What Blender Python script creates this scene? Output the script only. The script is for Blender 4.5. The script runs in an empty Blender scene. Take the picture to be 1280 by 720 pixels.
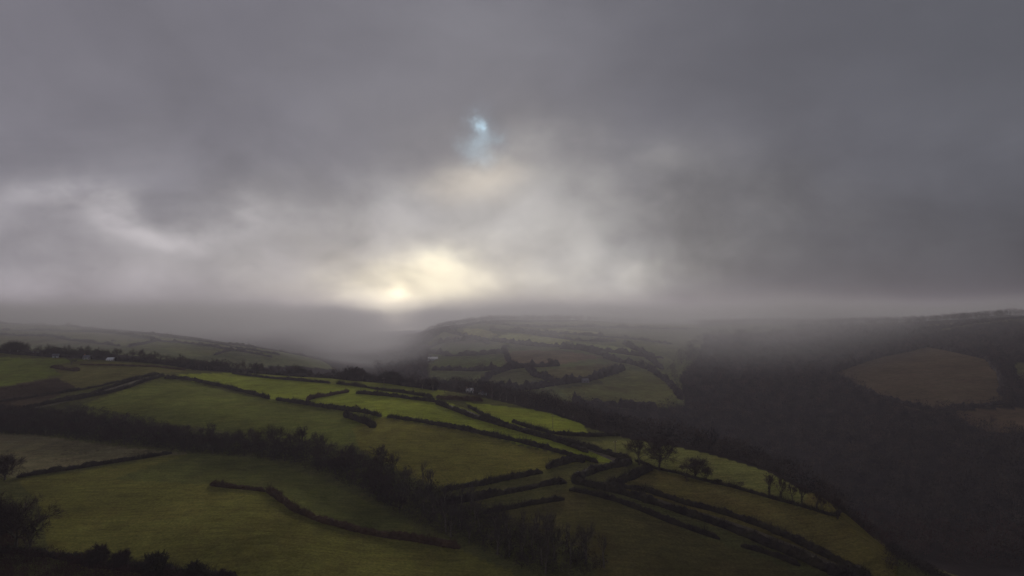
import bpy, math, random
import numpy as np
from mathutils import Vector
random.seed(7)
RNG = np.random.default_rng(11)
SC = bpy.context.scene
COL = SC.collection
F = 865.0                      # focal length in photo pixels (1280 wide); the camera is level at z = 0
HOR = 395.0                   # photo row of the horizon (the lens is shifted up a little)
D2R = math.radians

# ------------------------------------------------------------------ tags
def tag(o, label=None, cat=None, group=None, kind=None):
    if label: o['label'] = label
    if cat: o['category'] = cat
    if group: o['group'] = group
    if kind: o['kind'] = kind
    return o

def link(o, parent=None):
    COL.objects.link(o)
    if parent is not None: o.parent = parent
    return o

def empty(name, loc=(0, 0, 0), rz=0.0, s=1.0):
    o = bpy.data.objects.new(name, None)
    o.empty_display_size = 0.3
    o.location = loc; o.rotation_euler = (0, 0, rz); o.scale = (s, s, s)
    return link(o)

def mesh_np(name, verts, faces, mat, smooth=False):
    """verts (n,3) array; faces: (m,3) or (m,4) array, or a list of such arrays"""
    if not isinstance(faces, list): faces = [faces]
    faces = [np.asarray(f, dtype=np.int32) for f in faces if len(f)]
    me = bpy.data.meshes.new(name)
    verts = np.asarray(verts, dtype=np.float32)
    me.vertices.add(len(verts)); me.vertices.foreach_set('co', verts.ravel())
    loops = np.concatenate([f.ravel() for f in faces])
    counts = np.concatenate([np.full(len(f), f.shape[1], dtype=np.int32) for f in faces])
    starts = np.concatenate([[0], np.cumsum(counts)[:-1]]).astype(np.int32)
    me.loops.add(len(loops)); me.loops.foreach_set('vertex_index', loops)
    me.polygons.add(len(counts)); me.polygons.foreach_set('loop_start', starts)
    me.polygons.foreach_set('use_smooth', np.full(len(counts), smooth, dtype=bool))
    me.update(calc_edges=True)
    if mat is not None: me.materials.append(mat)
    return me

def obj(name, me, parent=None):
    return link(bpy.data.objects.new(name, me), parent)

# ------------------------------------------------------------------ noise
def _hash(ix, iy, seed):
    h = (ix.astype(np.int64) * 374761393 + iy.astype(np.int64) * 668265263 + seed * 1442695041) & 0x7fffffff
    h = (h ^ (h >> 13)) * 1274126177 & 0x7fffffff
    return ((h ^ (h >> 16)) & 0xffff) / 65535.0

def vnoise(x, y, seed=0):
    x = np.asarray(x, float); y = np.asarray(y, float)
    ix = np.floor(x); iy = np.floor(y); fx = x - ix; fy = y - iy
    fx = fx * fx * (3 - 2 * fx); fy = fy * fy * (3 - 2 * fy)
    a = _hash(ix, iy, seed); b = _hash(ix + 1, iy, seed); c = _hash(ix, iy + 1, seed); d = _hash(ix + 1, iy + 1, seed)
    return (a * (1 - fx) + b * fx) * (1 - fy) + (c * (1 - fx) + d * fx) * fy - 0.5

def fbm(x, y, seed=0, octv=4):
    s = 0; a = 1.0
    for k in range(octv):
        s = s + a * vnoise(x * 2 ** k, y * 2 ** k, seed + k * 17); a *= 0.5
    return s

# ------------------------------------------------------------------ terrain
# cross-valley profiles: for a bearing (given by its photo column) the depth Y and the height Z of the same twelve
# landform features: foot, foreground, gully, field, brow, edge of the near ridge, valley, far slope foot, mid, top, beyond
PROF = {
  -500: [(60,-93),(150,-92),(230,-86),(380,-82),(520,-76),(620,-70),(720,-66),(980,-90),(1250,-78),(1500,-70),(1900,-90),(6500,-175)],
  0:    [(60,-93),(150,-91),(215,-84),(400,-81),(520,-76),(610,-71),(700,-65.5),(950,-87),(1250,-80),(1450,-76),(1800,-96),(6500,-175)],
  160:  [(60,-93),(150,-90),(240,-82),(360,-80),(450,-74),(560,-70),(650,-68),(900,-86),(1200,-81),(1450,-88),(1800,-120),(6500,-180)],
  320:  [(60,-93),(150,-90),(240,-80),(320,-81),(390,-74),(500,-76),(610,-76),(850,-112),(1080,-93),(1300,-113),(1700,-150),(6500,-185)],
  480:  [(60,-93),(150,-91),(205,-85),(255,-84),(350,-74),(440,-72),(520,-73),(800,-122),(1100,-128),(1500,-150),(2200,-170),(6500,-190)],
  560:  [(60,-93),(150,-91),(195,-87),(235,-85),(340,-75),(430,-74),(500,-75),(760,-116),(1000,-120),(1250,-100),(1480,-84),(6500,-180)],
  640:  [(60,-93),(140,-91),(185,-88),(215,-86),(320,-77),(390,-75),(455,-76.5),(740,-120),(950,-117),(1250,-92),(1520,-73),(6500,-180)],
  720:  [(60,-93),(135,-90),(175,-88),(205,-85),(270,-77),(330,-76),(385,-76.5),(690,-126),(900,-117),(1200,-92),(1520,-73),(6500,-180)],
  800:  [(60,-93),(135,-91),(175,-89),(205,-86),(250,-80),(300,-78),(345,-77),(640,-136),(880,-122),(1200,-95),(1500,-78),(6500,-180)],
  880:  [(60,-93),(135,-92),(172,-91),(200,-89),(240,-84),(280,-80),(322,-77),(590,-142),(850,-127),(1150,-100),(1500,-81),(6500,-180)],
  960:  [(60,-94),(135,-94),(172,-93),(200,-91),(232,-86),(262,-80.5),(290,-77.5),(520,-147),(800,-129),(1100,-102),(1450,-76),(6500,-180)],
  1040: [(60,-94),(135,-94),(165,-94),(188,-92),(218,-87),(236,-83),(250,-81),(480,-151),(740,-127),(1050,-98),(1400,-72),(6500,-178)],
  1120: [(60,-95),(130,-95),(155,-95),(172,-93.5),(190,-89.5),(199,-87.5),(207,-85.8),(450,-153),(650,-128),(950,-97),(1350,-69),(6500,-175)],
  1280: [(60,-97),(110,-97),(130,-97),(145,-96.5),(158,-96),(168,-96),(180,-97),(400,-150),(600,-126),(850,-95),(1250,-50),(6500,-165)],
  1900: [(60,-97),(110,-98),(130,-99),(145,-100),(158,-101),(168,-103),(180,-105),(380,-145),(560,-120),(800,-85),(1150,-40),(6500,-150)],
}
KX = np.array(sorted(PROF)); KP = np.array([PROF[k] for k in KX], float)      # (col, feature, 2)
KP[:, :-1, 1] += (HOR - 360) / F * KP[:, :-1, 0]; KP[:, -1, 1] = np.interp(KX, [160, 320, 400, 480, 560, 640], [-40, -75, -120, -150, -110, -40])

def pchip_slopes(x, y):
    h = np.diff(x, axis=-1); d = np.diff(y, axis=-1) / h
    m = np.zeros_like(y)
    a, b = d[..., :-1], d[..., 1:]; h0, h1 = h[..., :-1], h[..., 1:]
    w1, w2 = 2 * h1 + h0, h1 + 2 * h0
    with np.errstate(divide='ignore', invalid='ignore'):
        mm = (w1 + w2) / (w1 / a + w2 / b)
    m[..., 1:-1] = np.where(a * b > 0, mm, 0)
    m[..., 0] = d[..., 0]; m[..., -1] = d[..., -1]
    return m

def pchip(x, y, q):
    """1-D"""
    m = pchip_slopes(x, y); i = np.clip(np.searchsorted(x, q) - 1, 0, len(x) - 2)
    h = x[i + 1] - x[i]; t = np.clip((q - x[i]) / h, 0, 1)
    return ((2*t**3-3*t**2+1)*y[i] + (t**3-2*t**2+t)*h*m[i] + (-2*t**3+3*t**2)*y[i+1] + (t**3-t**2)*h*m[i+1])

_cols = np.concatenate([np.arange(-1400, -160, 24.), np.arange(-160, 1440, 2.6), np.arange(1440, 2700, 24.)])
_az = np.arctan((_cols - 640) / F)
_rest = np.linspace(_az[-1], _az[0] + 2 * math.pi, 60)[1:-1]
AZ = np.concatenate([_az, _rest])                      # increasing bearing, full circle
RR = np.exp(np.linspace(math.log(12), math.log(6800), 560))
colq = np.clip(640 + F * np.tan(np.clip(_az, -1.15, 1.15)), KX[0], KX[-1])
TAB = np.zeros((len(AZ), len(RR)))
lr = np.log(RR)
feat = np.zeros((len(_az), KP.shape[1], 2))
for f in range(KP.shape[1]):
    for c in (0, 1): feat[:, f, c] = pchip(KX.astype(float), KP[:, f, c], colq)
for i in range(len(_az)):
    az = math.atan((colq[i] - 640) / F)
    TAB[i] = pchip(np.log(feat[i, :, 0] / math.cos(az)), feat[i, :, 1], lr)
for j in range(len(_rest)):
    t = (j + 1) / (len(_rest) + 1)
    t = t * t * (3 - 2 * t)
    back = -93 + 0 * RR
    w = math.sin(math.pi * (j + 1) / (len(_rest) + 1)) ** 0.5
    edge = TAB[len(_az) - 1] * (1 - t) + TAB[0] * t
    TAB[len(_az) + j] = edge * (1 - w) + back * w
GX = RR[None, :] * np.sin(AZ)[:, None]; GY = RR[None, :] * np.cos(AZ)[:, None]
amp = np.clip((RR - 120) / 500, 0.25, 3.0)[None, :]
TAB = TAB + amp * 1.5 * fbm(GX / 95, GY / 95, 3, 3) + np.clip(RR/1400,0.1,1)[None,:] * 5 * fbm(GX / 300, GY / 300, 9, 2)
TAB = TAB + 0.35 * fbm(GX / 22, GY / 22, 5, 2)

def Z(x, y):
    x = np.asarray(x, float); y = np.asarray(y, float)
    a = np.arctan2(x, y); a = np.where(a < AZ[0], a + 2 * math.pi, a)
    i = np.clip(np.searchsorted(AZ, a) - 1, 0, len(AZ) - 2)
    ta = np.clip((a - AZ[i]) / (AZ[i + 1] - AZ[i]), 0, 1)
    q = (np.log(np.clip(np.hypot(x, y), 12, 6799)) - lr[0]) / (lr[1] - lr[0])
    k = np.clip(q.astype(int), 0, len(RR) - 2); tr = q - k
    return ((TAB[i, k] * (1 - tr) + TAB[i, k + 1] * tr) * (1 - ta) + (TAB[i + 1, k] * (1 - tr) + TAB[i + 1, k + 1] * tr) * ta)

def P(px, py, y0=110, y1=780):
    """the ground point seen at a photo pixel, searched between two depths"""
    Y = np.exp(np.linspace(math.log(y0), math.log(y1), 1500))
    X = Y * (px - 640) / F
    gap = -(py - HOR) / F * Y - Z(X, Y)
    n = np.nonzero(gap <= 0)[0]
    k = n[0] if len(n) else int(np.argmin(gap / Y))
    return np.array([X[k], Y[k], Z(X[k], Y[k])])
FAR = dict(y0=760, y1=2300)

def in_poly(x, y, poly):
    ins = np.zeros(np.shape(x), bool)
    n = len(poly)
    for a in range(n):
        x1, y1 = poly[a][:2]; x2, y2 = poly[(a + 1) % n][:2]
        c = ((y1 > y) != (y2 > y))
        with np.errstate(divide='ignore', invalid='ignore'):
            xi = (x2 - x1) * (y - y1) / (y2 - y1 + 1e-12) + x1
        ins ^= c & (x < xi)
    return ins

# ------------------------------------------------------------------ materials
def nodes_of(m):
    m.use_nodes = True
    nt = m.node_tree
    for n in list(nt.nodes): nt.nodes.remove(n)
    return nt, nt.nodes, nt.links

def veg_mat(name, c1, c2, scale=0.6, rough=0.95):
    m = bpy.data.materials.new(name); nt, N, L = nodes_of(m)
    out = N.new('ShaderNodeOutputMaterial'); b = N.new('ShaderNodeBsdfPrincipled')
    b.inputs['Roughness'].default_value = rough
    b.inputs['Specular IOR Level'].default_value = 0.1
    g = N.new('ShaderNodeNewGeometry'); no = N.new('ShaderNodeTexNoise')
    no.inputs['Scale'].default_value = scale; no.inputs['Detail'].default_value = 4
    r = N.new('ShaderNodeMapRange'); r.inputs[1].default_value = 0.35; r.inputs[2].default_value = 0.65
    mx = N.new('ShaderNodeMix'); mx.data_type = 'RGBA'
    mx.inputs[6].default_value = (*c1, 1); mx.inputs[7].default_value = (*c2, 1)
    L.new(g.outputs['Position'], no.inputs['Vector']); L.new(no.outputs[0], r.inputs[0])
    L.new(r.outputs[0], mx.inputs[0]); L.new(mx.outputs[2], b.inputs['Base Color']); L.new(b.outputs[0], out.inputs[0])
    return m

M_BARK = veg_mat('bark', (.050, .040, .034), (.085, .072, .056), 0.4); M_PALEBARK = veg_mat('pale_bark', (.11, .09, .078), (.16, .14, .115), 0.3)
M_REDWOOD = veg_mat('red_twig_wood', (.026, .010, .011), (.075, .036, .034), 0.06)
M_GREYTWIG = veg_mat('grey_twigs', (.055, .043, .043), (.085, .068, .062), 0.12)
M_TWIG = veg_mat('twigs', (.034, .021, .023), (.058, .038, .036), 0.12)
M_HEDGE = veg_mat('hedge_winter', (.024, .018, .019), (.046, .038, .024), 0.25)
M_HEDGE_BROWN = veg_mat('hedge_brown', (.060, .034, .024), (.090, .055, .032), 0.25)
M_SCRUB = veg_mat('scrub', (.026, .019, .023), (.044, .033, .030), 0.12)
M_BRACKEN = veg_mat('bracken', (.060, .034, .024), (.085, .055, .036), 0.12)
M_WOOD = veg_mat('wood_canopy', (.014, .011, .016), (.085, .060, .050), 0.075)
M_CONIFER = veg_mat('conifer', (.018, .028, .018), (.03, .042, .022), 0.2)

def plain(name, c, rough=0.8, nscale=1.5, var=0.15):
    return veg_mat(name, tuple(v * (1 - var) for v in c), tuple(v * (1 + var) for v in c), nscale, rough)
M_WALL = plain('whitewash', (.78, .77, .73)); M_SLATE = plain('slate_roof', (.13, .13, .15))
M_TIN = plain('pale_tin_roof', (.62, .64, .66), 0.5); M_GLASS = plain('dark_pane', (.03, .035, .04), 0.15)
M_DOOR = plain('door_paint', (.10, .16, .13)); M_BRICK = plain('brick', (.30, .16, .11)); M_POST = plain('weathered_timber', (.14, .11, .09))
M_TRACK = plain('track_mud', (.085, .070, .045), 0.9, 0.3, 0.3)
HAZE = 0.000095; CLOUD = 0.0036
# ------------------------------------------------------------------ ground sheet with its fields
def quads(ni, nj, wrap):
    i = np.arange(ni if wrap else ni - 1)[:, None]; j = np.arange(nj - 1)[None, :]
    a = i * nj + j; b = ((i + 1) % ni) * nj + j
    return np.stack([a, a + 1, b + 1, b], -1).reshape(-1, 4)

V = np.stack([GX, GY, TAB], -1).reshape(-1, 3)
# close the middle under the camera with one vertex
q = quads(len(AZ), len(RR), True)
cidx = len(V); V = np.vstack([V, [[0, 0, float(TAB[:, 0].mean())]]])
ring = np.arange(len(AZ)) * len(RR)
tri = np.stack([np.full(len(AZ), cidx), ring, np.roll(ring, -1)], -1)
gme = mesh_np('ground', V, [q[:, ::-1], tri[:, ::-1]], None, True)
ground = tag(obj('ground', gme), 'rolling winter pasture and valley floor', None, None, 'structure')

PAST = (.118, .138, .024); LIT = (.185, .210, .030); OLIVE = (.118, .112, .028); DULL = (.085, .085, .030)  # LIT is pasture with the patch of sunlight painted into its colour
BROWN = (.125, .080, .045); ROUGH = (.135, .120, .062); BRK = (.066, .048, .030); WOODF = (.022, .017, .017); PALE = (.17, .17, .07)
Xg, Yg = V[:, 0], V[:, 1]
colr = np.tile(np.array(DULL), (len(V), 1))
nearY = np.hypot(Xg, Yg)
# far ground is wood floor unless a field is laid on it; the left far hill is pasture
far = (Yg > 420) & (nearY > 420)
def paint(pts, c, **kw):
    poly = [P(x, y, **kw)[:2] for x, y in pts]
    m = in_poly(Xg, Yg, poly); colr[m] = c
    return poly
# everything beyond the near ridge
crest_px = [(-300,438),(0,441),(80,446),(160,451),(240,462),(320,467),(400,472),(480,480),(560,489),(640,505),(720,531),(800,552),(880,567),(960,590),(1040,640),(1120,692)]
crest = [P(x, y) for x, y in crest_px]
behind = [tuple(p[:2]) for p in crest] + [(330, 100), (500, -200), (7000, -200), (7000, 7000), (-7000, 7000), (-7000, 1500), (-1200, 700)]
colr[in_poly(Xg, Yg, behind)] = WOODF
paint([(-300,404),(0,405),(60,406),(120,411),(200,420),(260,428),(320,435),(400,450),(420,462),(300,462),(200,450),(0,438),(-300,436)], (.105,.115,.050), y0=800, y1=1750)
FIELDS_NEAR = [
  ([(-60,442),(60,448),(110,450),(100,455),(65,458),(75,468),(0,484),(-60,492)], PAST),
  ([(100,451),(210,458),(235,464),(200,467),(110,486),(70,486),(78,470),(66,458)], (.115,.105,.035)),
  ([(-40,488),(70,472),(95,484),(50,505),(30,512),(-40,520)], BRK),
  ([(205,474),(240,477),(330,498),(478,522),(470,535),(520,560),(470,562),(330,545),(110,520),(100,508)], (.112,.122,.028)),
  ([(478,522),(600,543),(740,580),(640,597),(560,614),(500,590),(450,562),(440,535)], (.145,.132,.030)),
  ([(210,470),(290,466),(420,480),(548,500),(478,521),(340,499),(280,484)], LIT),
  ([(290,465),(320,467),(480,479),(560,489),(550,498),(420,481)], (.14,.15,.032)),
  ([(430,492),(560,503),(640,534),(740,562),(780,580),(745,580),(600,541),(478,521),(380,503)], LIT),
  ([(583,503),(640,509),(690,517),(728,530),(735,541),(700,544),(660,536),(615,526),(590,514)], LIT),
  ([(740,553),(800,551),(880,566),(960,590),(1040,640),(1000,634),(890,604),(822,590),(790,578)], (.145,.145,.045)),
  ([(790,590),(822,588),(890,604),(1000,634),(1090,664),(1125,695),(1120,740),(1060,725),(960,680),(800,620),(760,608)], (.125,.105,.032)),
  ([(640,600),(740,577),(790,580),(760,606),(700,615),(600,642),(560,630),(550,614)], (.10,.095,.032)),
  ([(600,642),(712,612),(800,640),(960,700),(1060,745),(760,745),(740,700),(690,668),(640,655)], (.085,.075,.026)),
  ([(-60,541),(40,543),(160,560),(240,567),(120,582),(20,596),(-60,600)], ROUGH),
  ([(20,598),(240,567),(330,574),(400,598),(470,632),(540,672),(640,715),(660,760),(200,760),(60,690),(50,630)], OLIVE),
  ([(240,567),(330,574),(400,598),(470,632),(520,660),(560,680),(470,668),(350,628),(330,614),(262,606),(140,600)], (.095,.10,.028)),
]
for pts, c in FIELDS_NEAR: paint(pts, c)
FIELDS_FAR = [
  ([(0,406),(100,410),(190,421),(60,413),(0,413)], (.115,.12,.05)), ([(0,420),(55,420),(140,433),(0,430)], (.13,.125,.06)),
  ([(60,415),(120,415),(190,426),(150,432),(90,422)], (.15,.15,.06)), ([(165,434),(200,427),(290,439),(240,446)], (.13,.14,.05)),
  ([(200,422),(260,428),(350,443),(290,436),(205,426)], (.15,.15,.07)),
  ([(700,488),(730,478),(780,463),(812,464),(830,478),(850,500),(820,514),(715,503)], (.14,.14,.045)),
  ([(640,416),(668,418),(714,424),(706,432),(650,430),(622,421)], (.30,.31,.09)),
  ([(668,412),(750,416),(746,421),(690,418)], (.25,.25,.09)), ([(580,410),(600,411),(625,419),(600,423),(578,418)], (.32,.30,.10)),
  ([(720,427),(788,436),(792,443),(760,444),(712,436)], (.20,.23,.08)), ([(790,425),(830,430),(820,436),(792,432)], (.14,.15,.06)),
  ([(628,438),(700,438),(756,447),(700,456),(636,460)], (.15,.11,.06)), ([(690,461),(765,455),(750,470),(705,479),(668,470)], (.13,.115,.05)),
  ([(536,440),(570,428),(612,432),(640,440),(600,462),(545,462)], (.105,.12,.045)), ([(534,466),(600,464),(585,480),(540,478)], (.09,.10,.04)),
  ([(600,468),(650,462),(690,480),(640,488),(600,482)], (.10,.10,.045)), ([(640,488),(690,486),(700,498),(650,500)], (.10,.105,.04)),
  ([(812,520),(868,515),(852,530),(818,530)], (.10,.10,.05)), ([(756,480),(700,486),(690,478),(740,470)], (.09,.09,.04)),
  ([(1045,465),(1100,446),(1160,433),(1235,449),(1252,470),(1254,506),(1165,517),(1090,497)], (.098,.072,.042)),
  ([(1192,514),(1300,511),(1320,540),(1240,541),(1215,532)], (.112,.076,.044)),
  ([(1160,407),(1230,400),(1285,395),(1290,401),(1180,412)], (.12,.10,.055)), ([(1268,455),(1300,450),(1310,480),(1275,476)], (.09,.09,.04)),
  ([(850,408),(960,405),(1000,412),(880,418)], (.11,.12,.06)), ([(560,421),(590,422),(610,428),(570,430)], (.11,.10,.05)),
]
paint([(536,428),(562,414),(600,404),(700,403),(860,404),(880,420),(872,445),(850,470),(856,505),(820,516),(715,504),(640,490),(600,484),(546,480),(534,462)], (.125,.135,.052), y0=760, y1=2300)
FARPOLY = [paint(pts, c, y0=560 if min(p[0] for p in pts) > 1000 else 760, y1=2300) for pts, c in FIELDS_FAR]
WR = 1
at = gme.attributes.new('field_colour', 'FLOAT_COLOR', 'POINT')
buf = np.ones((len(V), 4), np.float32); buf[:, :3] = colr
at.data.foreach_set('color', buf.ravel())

gm = bpy.data.materials.new('pasture'); nt, N, L = nodes_of(gm)
out = N.new('ShaderNodeOutputMaterial'); b = N.new('ShaderNodeBsdfPrincipled'); b.inputs['Roughness'].default_value = 0.95
b.inputs['Specular IOR Level'].default_value = 0.0
ga = N.new('ShaderNodeAttribute'); ga.attribute_name = 'field_colour'
geo = N.new('ShaderNodeNewGeometry')
def noise(scale, detail=4, vec=None, rough=0.6, dist=0.0):
    n = N.new('ShaderNodeTexNoise'); n.inputs['Scale'].default_value = scale; n.inputs['Detail'].default_value = detail
    n.inputs['Roughness'].default_value = rough; n.inputs['Distortion'].default_value = dist
    L.new(vec or geo.outputs['Position'], n.inputs['Vector']); return n.outputs[0]
def mrange(x, a, b_, c, d):
    r = N.new('ShaderNodeMapRange'); r.inputs[1].default_value = a; r.inputs[2].default_value = b_
    r.inputs[3].default_value = c; r.inputs[4].default_value = d; L.new(x, r.inputs[0]); return r.outputs[0]
def mixc(f, a, c, mode='MIX'):
    m = N.new('ShaderNodeMix'); m.data_type = 'RGBA'; m.blend_type = mode
    for s, v in ((0, f), (6, a), (7, c)):
        if isinstance(v, (int, float)): m.inputs[s].default_value = v
        elif isinstance(v, tuple): m.inputs[s].default_value = (*v, 1)
        else: L.new(v, m.inputs[s])
    return m.outputs[2]
def mul(a, c):
    m = N.new('ShaderNodeMath'); m.operation = 'MULTIPLY'
    for s, v in ((0, a), (1, c)):
        if isinstance(v, (int, float)): m.inputs[s].default_value = v
        else: L.new(v, m.inputs[s])
    return m.outputs[0]
mp = N.new('ShaderNodeMapping'); mp.inputs['Rotation'].default_value = (0, 0, 0.5); mp.inputs['Scale'].default_value = (0.25, 1.6, 1)
L.new(geo.outputs['Position'], mp.inputs['Vector'])
big = mrange(noise(0.018, 5), 0.3, 0.7, 0.72, 1.25)
mid = mrange(noise(0.12, 5, dist=0.6), 0.3, 0.7, 0.80, 1.18)
fine = mrange(noise(1.1, 5, rough=.7), 0.3, 0.7, 0.62, 1.36)
streak = mrange(noise(0.35, 5, mp.outputs[0], .65), 0.3, 0.7, 0.76, 1.2)
v = mul(mul(mul(big, mid), fine), streak)
vm = N.new('ShaderNodeVectorMath'); vm.operation = 'SCALE'; L.new(ga.outputs['Color'], vm.inputs[0]); L.new(v, vm.inputs['Scale'])
brown = mixc(mrange(noise(0.045, 6, dist=1.0), 0.48, 0.68, 0, 0.3), vm.outputs[0], (1.0, .72, .95), 'MULTIPLY')
worn = mixc(mrange(noise(0.26, 5, dist=1.5), 0.60, 0.74, 0, 0.38), brown, (.055, .042, .026))
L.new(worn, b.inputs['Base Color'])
bp = N.new('ShaderNodeBump'); bp.inputs['Strength'].default_value = 0.6; bp.inputs['Distance'].default_value = 0.5
L.new(noise(0.9, 5), bp.inputs['Height']); L.new(bp.outputs[0], b.inputs['Normal'])
L.new(b.outputs[0], out.inputs[0])
gme.materials.append(gm)
# ------------------------------------------------------------------ bare trees
def frame_of(d):
    d = d / (np.linalg.norm(d) + 1e-9)
    a = np.array([0, 0, 1.0]) if abs(d[2]) < 0.9 else np.array([1.0, 0, 0])
    u = np.cross(d, a); u /= np.linalg.norm(u); return d, u, np.cross(d, u)

class Geo:
    def __init__(s): s.v = []; s.q = []; s.t = []
    def tube(s, pts, rads, n=5):
        base = len(s.v)
        for k, p in enumerate(pts):
            d = pts[min(k + 1, len(pts) - 1)] - pts[max(k - 1, 0)]
            _, u, w_ = frame_of(d)
            for a in range(n):
                t = 2 * math.pi * a / n
                s.v.append(p + (u * math.cos(t) + w_ * math.sin(t)) * rads[k])
        for k in range(len(pts) - 1):
            for a in range(n):
                b_ = (a + 1) % n
                s.q.append((base + k * n + a, base + k * n + b_, base + (k + 1) * n + b_, base + (k + 1) * n + a))
        s.v.append(pts[-1] + (pts[-1] - pts[-2]) * 0.02)
        top = base + (len(pts) - 1) * n
        for a in range(n): s.t.append((top + a, top + (a + 1) % n, len(s.v) - 1))
    def sliver(s, p, d, wd, rnd):
        _, u, w_ = frame_of(d); t = rnd.random() * 6.28
        o = (u * math.cos(t) + w_ * math.sin(t)) * wd
        b_ = len(s.v); s.v += [p - o, p + o, p + d]; s.t.append((b_, b_ + 1, b_ + 2))
    def mesh(s, name, mat):
        return mesh_np(name, np.array(s.v), [np.array(s.q, dtype=np.int32).reshape(-1, 4), np.array(s.t, dtype=np.int32).reshape(-1, 3)], mat)

def bare_tree(seed, h, clear=0.22, spread=1.0, upright=0.25, kids=(4, 5, 5, 4), twigs=6, tw=0.035, lean=0.0, ivy=False, stems=1):
    """returns trunk geometry (bole and limbs) and crown geometry (branches and twigs)"""
    rnd = random.Random(seed); T = Geo(); C = Geo()
    r0 = h * 0.030
    def rv(s=1.0): return np.array([rnd.gauss(0, s), rnd.gauss(0, s), rnd.gauss(0, s)])
    def grow(p, d, ln, r, depth):
        pts = [p]; dd = d.copy()
        for k in range(3):
            dd = dd + rv(0.16) + np.array([0, 0, upright * 0.22]); dd /= np.linalg.norm(dd)
            pts.append(pts[-1] + dd * ln / 3)
        g = T if depth <= 1 else C
        if depth <= 2: g.tube(pts, [r, r * .8, r * .62, r * .42], 5 if depth <= 1 else 3)
        else: g.sliver(pts[0], pts[3] - pts[0], max(r, tw), rnd)
        if depth >= len(kids):
            for k in range(twigs):
                q = pts[0] + (pts[3] - pts[0]) * rnd.uniform(.15, 1)
                dv = dd * .6 + rv(.55) + np.array([0, 0, upright]); dv /= np.linalg.norm(dv)
                C.sliver(q, dv * ln * rnd.uniform(.5, 1.0), tw, rnd)
            return
        for k in range(kids[depth]):
            t = rnd.uniform(.35, 1.0) if k else 1.0
            i = min(2, int(t * 3)); q = pts[i] + (pts[i + 1] - pts[i]) * (t * 3 - i)
            dv = dd + rv(.55 * spread); dv /= np.linalg.norm(dv)
            grow(q, dv, ln * rnd.uniform(.58, .80), r * (.62 if k else .7), depth + 1)
    for s in range(stems):
        off = np.array([rnd.gauss(0, .25), rnd.gauss(0, .25), 0]) * (stems > 1)
        th = h * clear; d0 = np.array([lean + rnd.gauss(0, .05) + (off[0] * .5), rnd.gauss(0, .05), 1.0]); d0 /= np.linalg.norm(d0)
        base = off + np.array([0, 0, -0.6])
        pts = [base, base + np.array([0, 0, .9]), off + d0 * th * .5 + rv(.06), off + d0 * th]
        T.tube(pts, [r0 * 1.7, r0 * 1.15, r0 * .95, r0 * .8], 7)
        if ivy:
            for k in range(260):
                z = rnd.uniform(.2, th * 1.6); a = rnd.random() * 6.28
                C.sliver(np.array([math.cos(a), math.sin(a), 0]) * rnd.uniform(.2, .6) + d0 * z, rv(.25), .14, rnd)
        n0 = kids[0]
        for k in range(n0):
            a = 6.283 * (k + rnd.random() * .6) / n0
            out_ = spread * rnd.uniform(.45, .95) if k else .12
            dv = np.array([math.cos(a) * out_, math.sin(a) * out_, 1.0]); dv /= np.linalg.norm(dv)
            grow(pts[3] - d0 * rnd.uniform(0, .25) * th * (k > 0), dv, h * rnd.uniform(.30, .38), r0 * rnd.uniform(.42, .6), 1)
    # fit the drawn height
    zt = max(v[2] for v in C.v); f = h / zt
    for g in (T, C): g.v = [v * np.array([f, f, f]) for v in g.v]
    return T, C

class Kind:
    def __init__(s, name, *a, bark=None, twig=None, **kw):
        T, C = bare_tree(*a, **kw); s.name = name; s.h = a[1]
        s.t = T.mesh(name + '_trunk', bark or M_BARK); s.c = C.mesh(name + '_crown', twig or M_TWIG)
def plant(kind, p, h, label, group=None, rz=None, cat='tree', name=None, wide=1.0):
    s = h / kind.h
    r = empty(name or kind.name, (p[0], p[1], p[2]), random.random() * 6.28 if rz is None else rz)
    r.scale = (s * wide, s * wide, s)
    tag(r, label, cat, group)
    t = bpy.data.objects.new('trunk', kind.t); link(t, r); c = bpy.data.objects.new('crown', kind.c); link(c, r)
    return r
def hpx(p, px): return px * p[1] / F          # metres for a height of so many photo pixels

OAK1 = Kind('oak_tree', 21, 15, clear=.2, spread=1.0, kids=(5, 5, 5, 5), twigs=8, tw=.034)
OAK2 = Kind('oak_tree', 35, 15, clear=.24, spread=1.05, kids=(6, 5, 5, 5), twigs=8, tw=.034)
OAK3 = Kind('oak_tree', 52, 12, clear=.14, spread=1.35, upright=.1, kids=(7, 6, 5, 5), twigs=7, tw=.034)
ASH = [Kind('bare_tree', 60 + k, 12, bark=M_PALEBARK, twig=M_GREYTWIG, clear=.3 + .04 * (k % 3), spread=.55 + .1 * (k % 3), upright=.5, kids=(4, 4, 4, 3), twigs=5, tw=.028) for k in range(4)]
ASHL = [Kind('bare_tree', 80 + k, 10, clear=.25, spread=.85, upright=.35, kids=(4, 5, 4, 3), twigs=5, tw=.03) for k in range(3)]
SMALL = [Kind('bare_tree', 90 + k, 9, clear=.2, spread=1.0, upright=.25, kids=(5, 4, 4), twigs=10, tw=.05) for k in range(3)]
THIN = [Kind('slender_tree', 100 + k, 10, bark=M_PALEBARK, twig=M_GREYTWIG, clear=.42, spread=.40, upright=.6, kids=(3, 4, 3), twigs=6, tw=.028, ivy=(k == 1)) for k in range(3)]
BUSH = [Kind('bush', 110 + k, 6, clear=.04, spread=1.5, upright=.05, kids=(8, 7, 5), twigs=16, tw=.05, stems=1) for k in range(3)]
BUSHD = Kind('bush', 119, 6, clear=.04, spread=1.4, upright=.02, kids=(9, 8, 6), twigs=22, tw=.075, twig=M_HEDGE)

EDGE_T = [Kind('slender_tree', 130 + k, 10, clear=.3, spread=.6, upright=.5, kids=(4, 4, 4, 3), twigs=6, tw=.05, ivy=(k != 2)) for k in range(3)]

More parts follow.
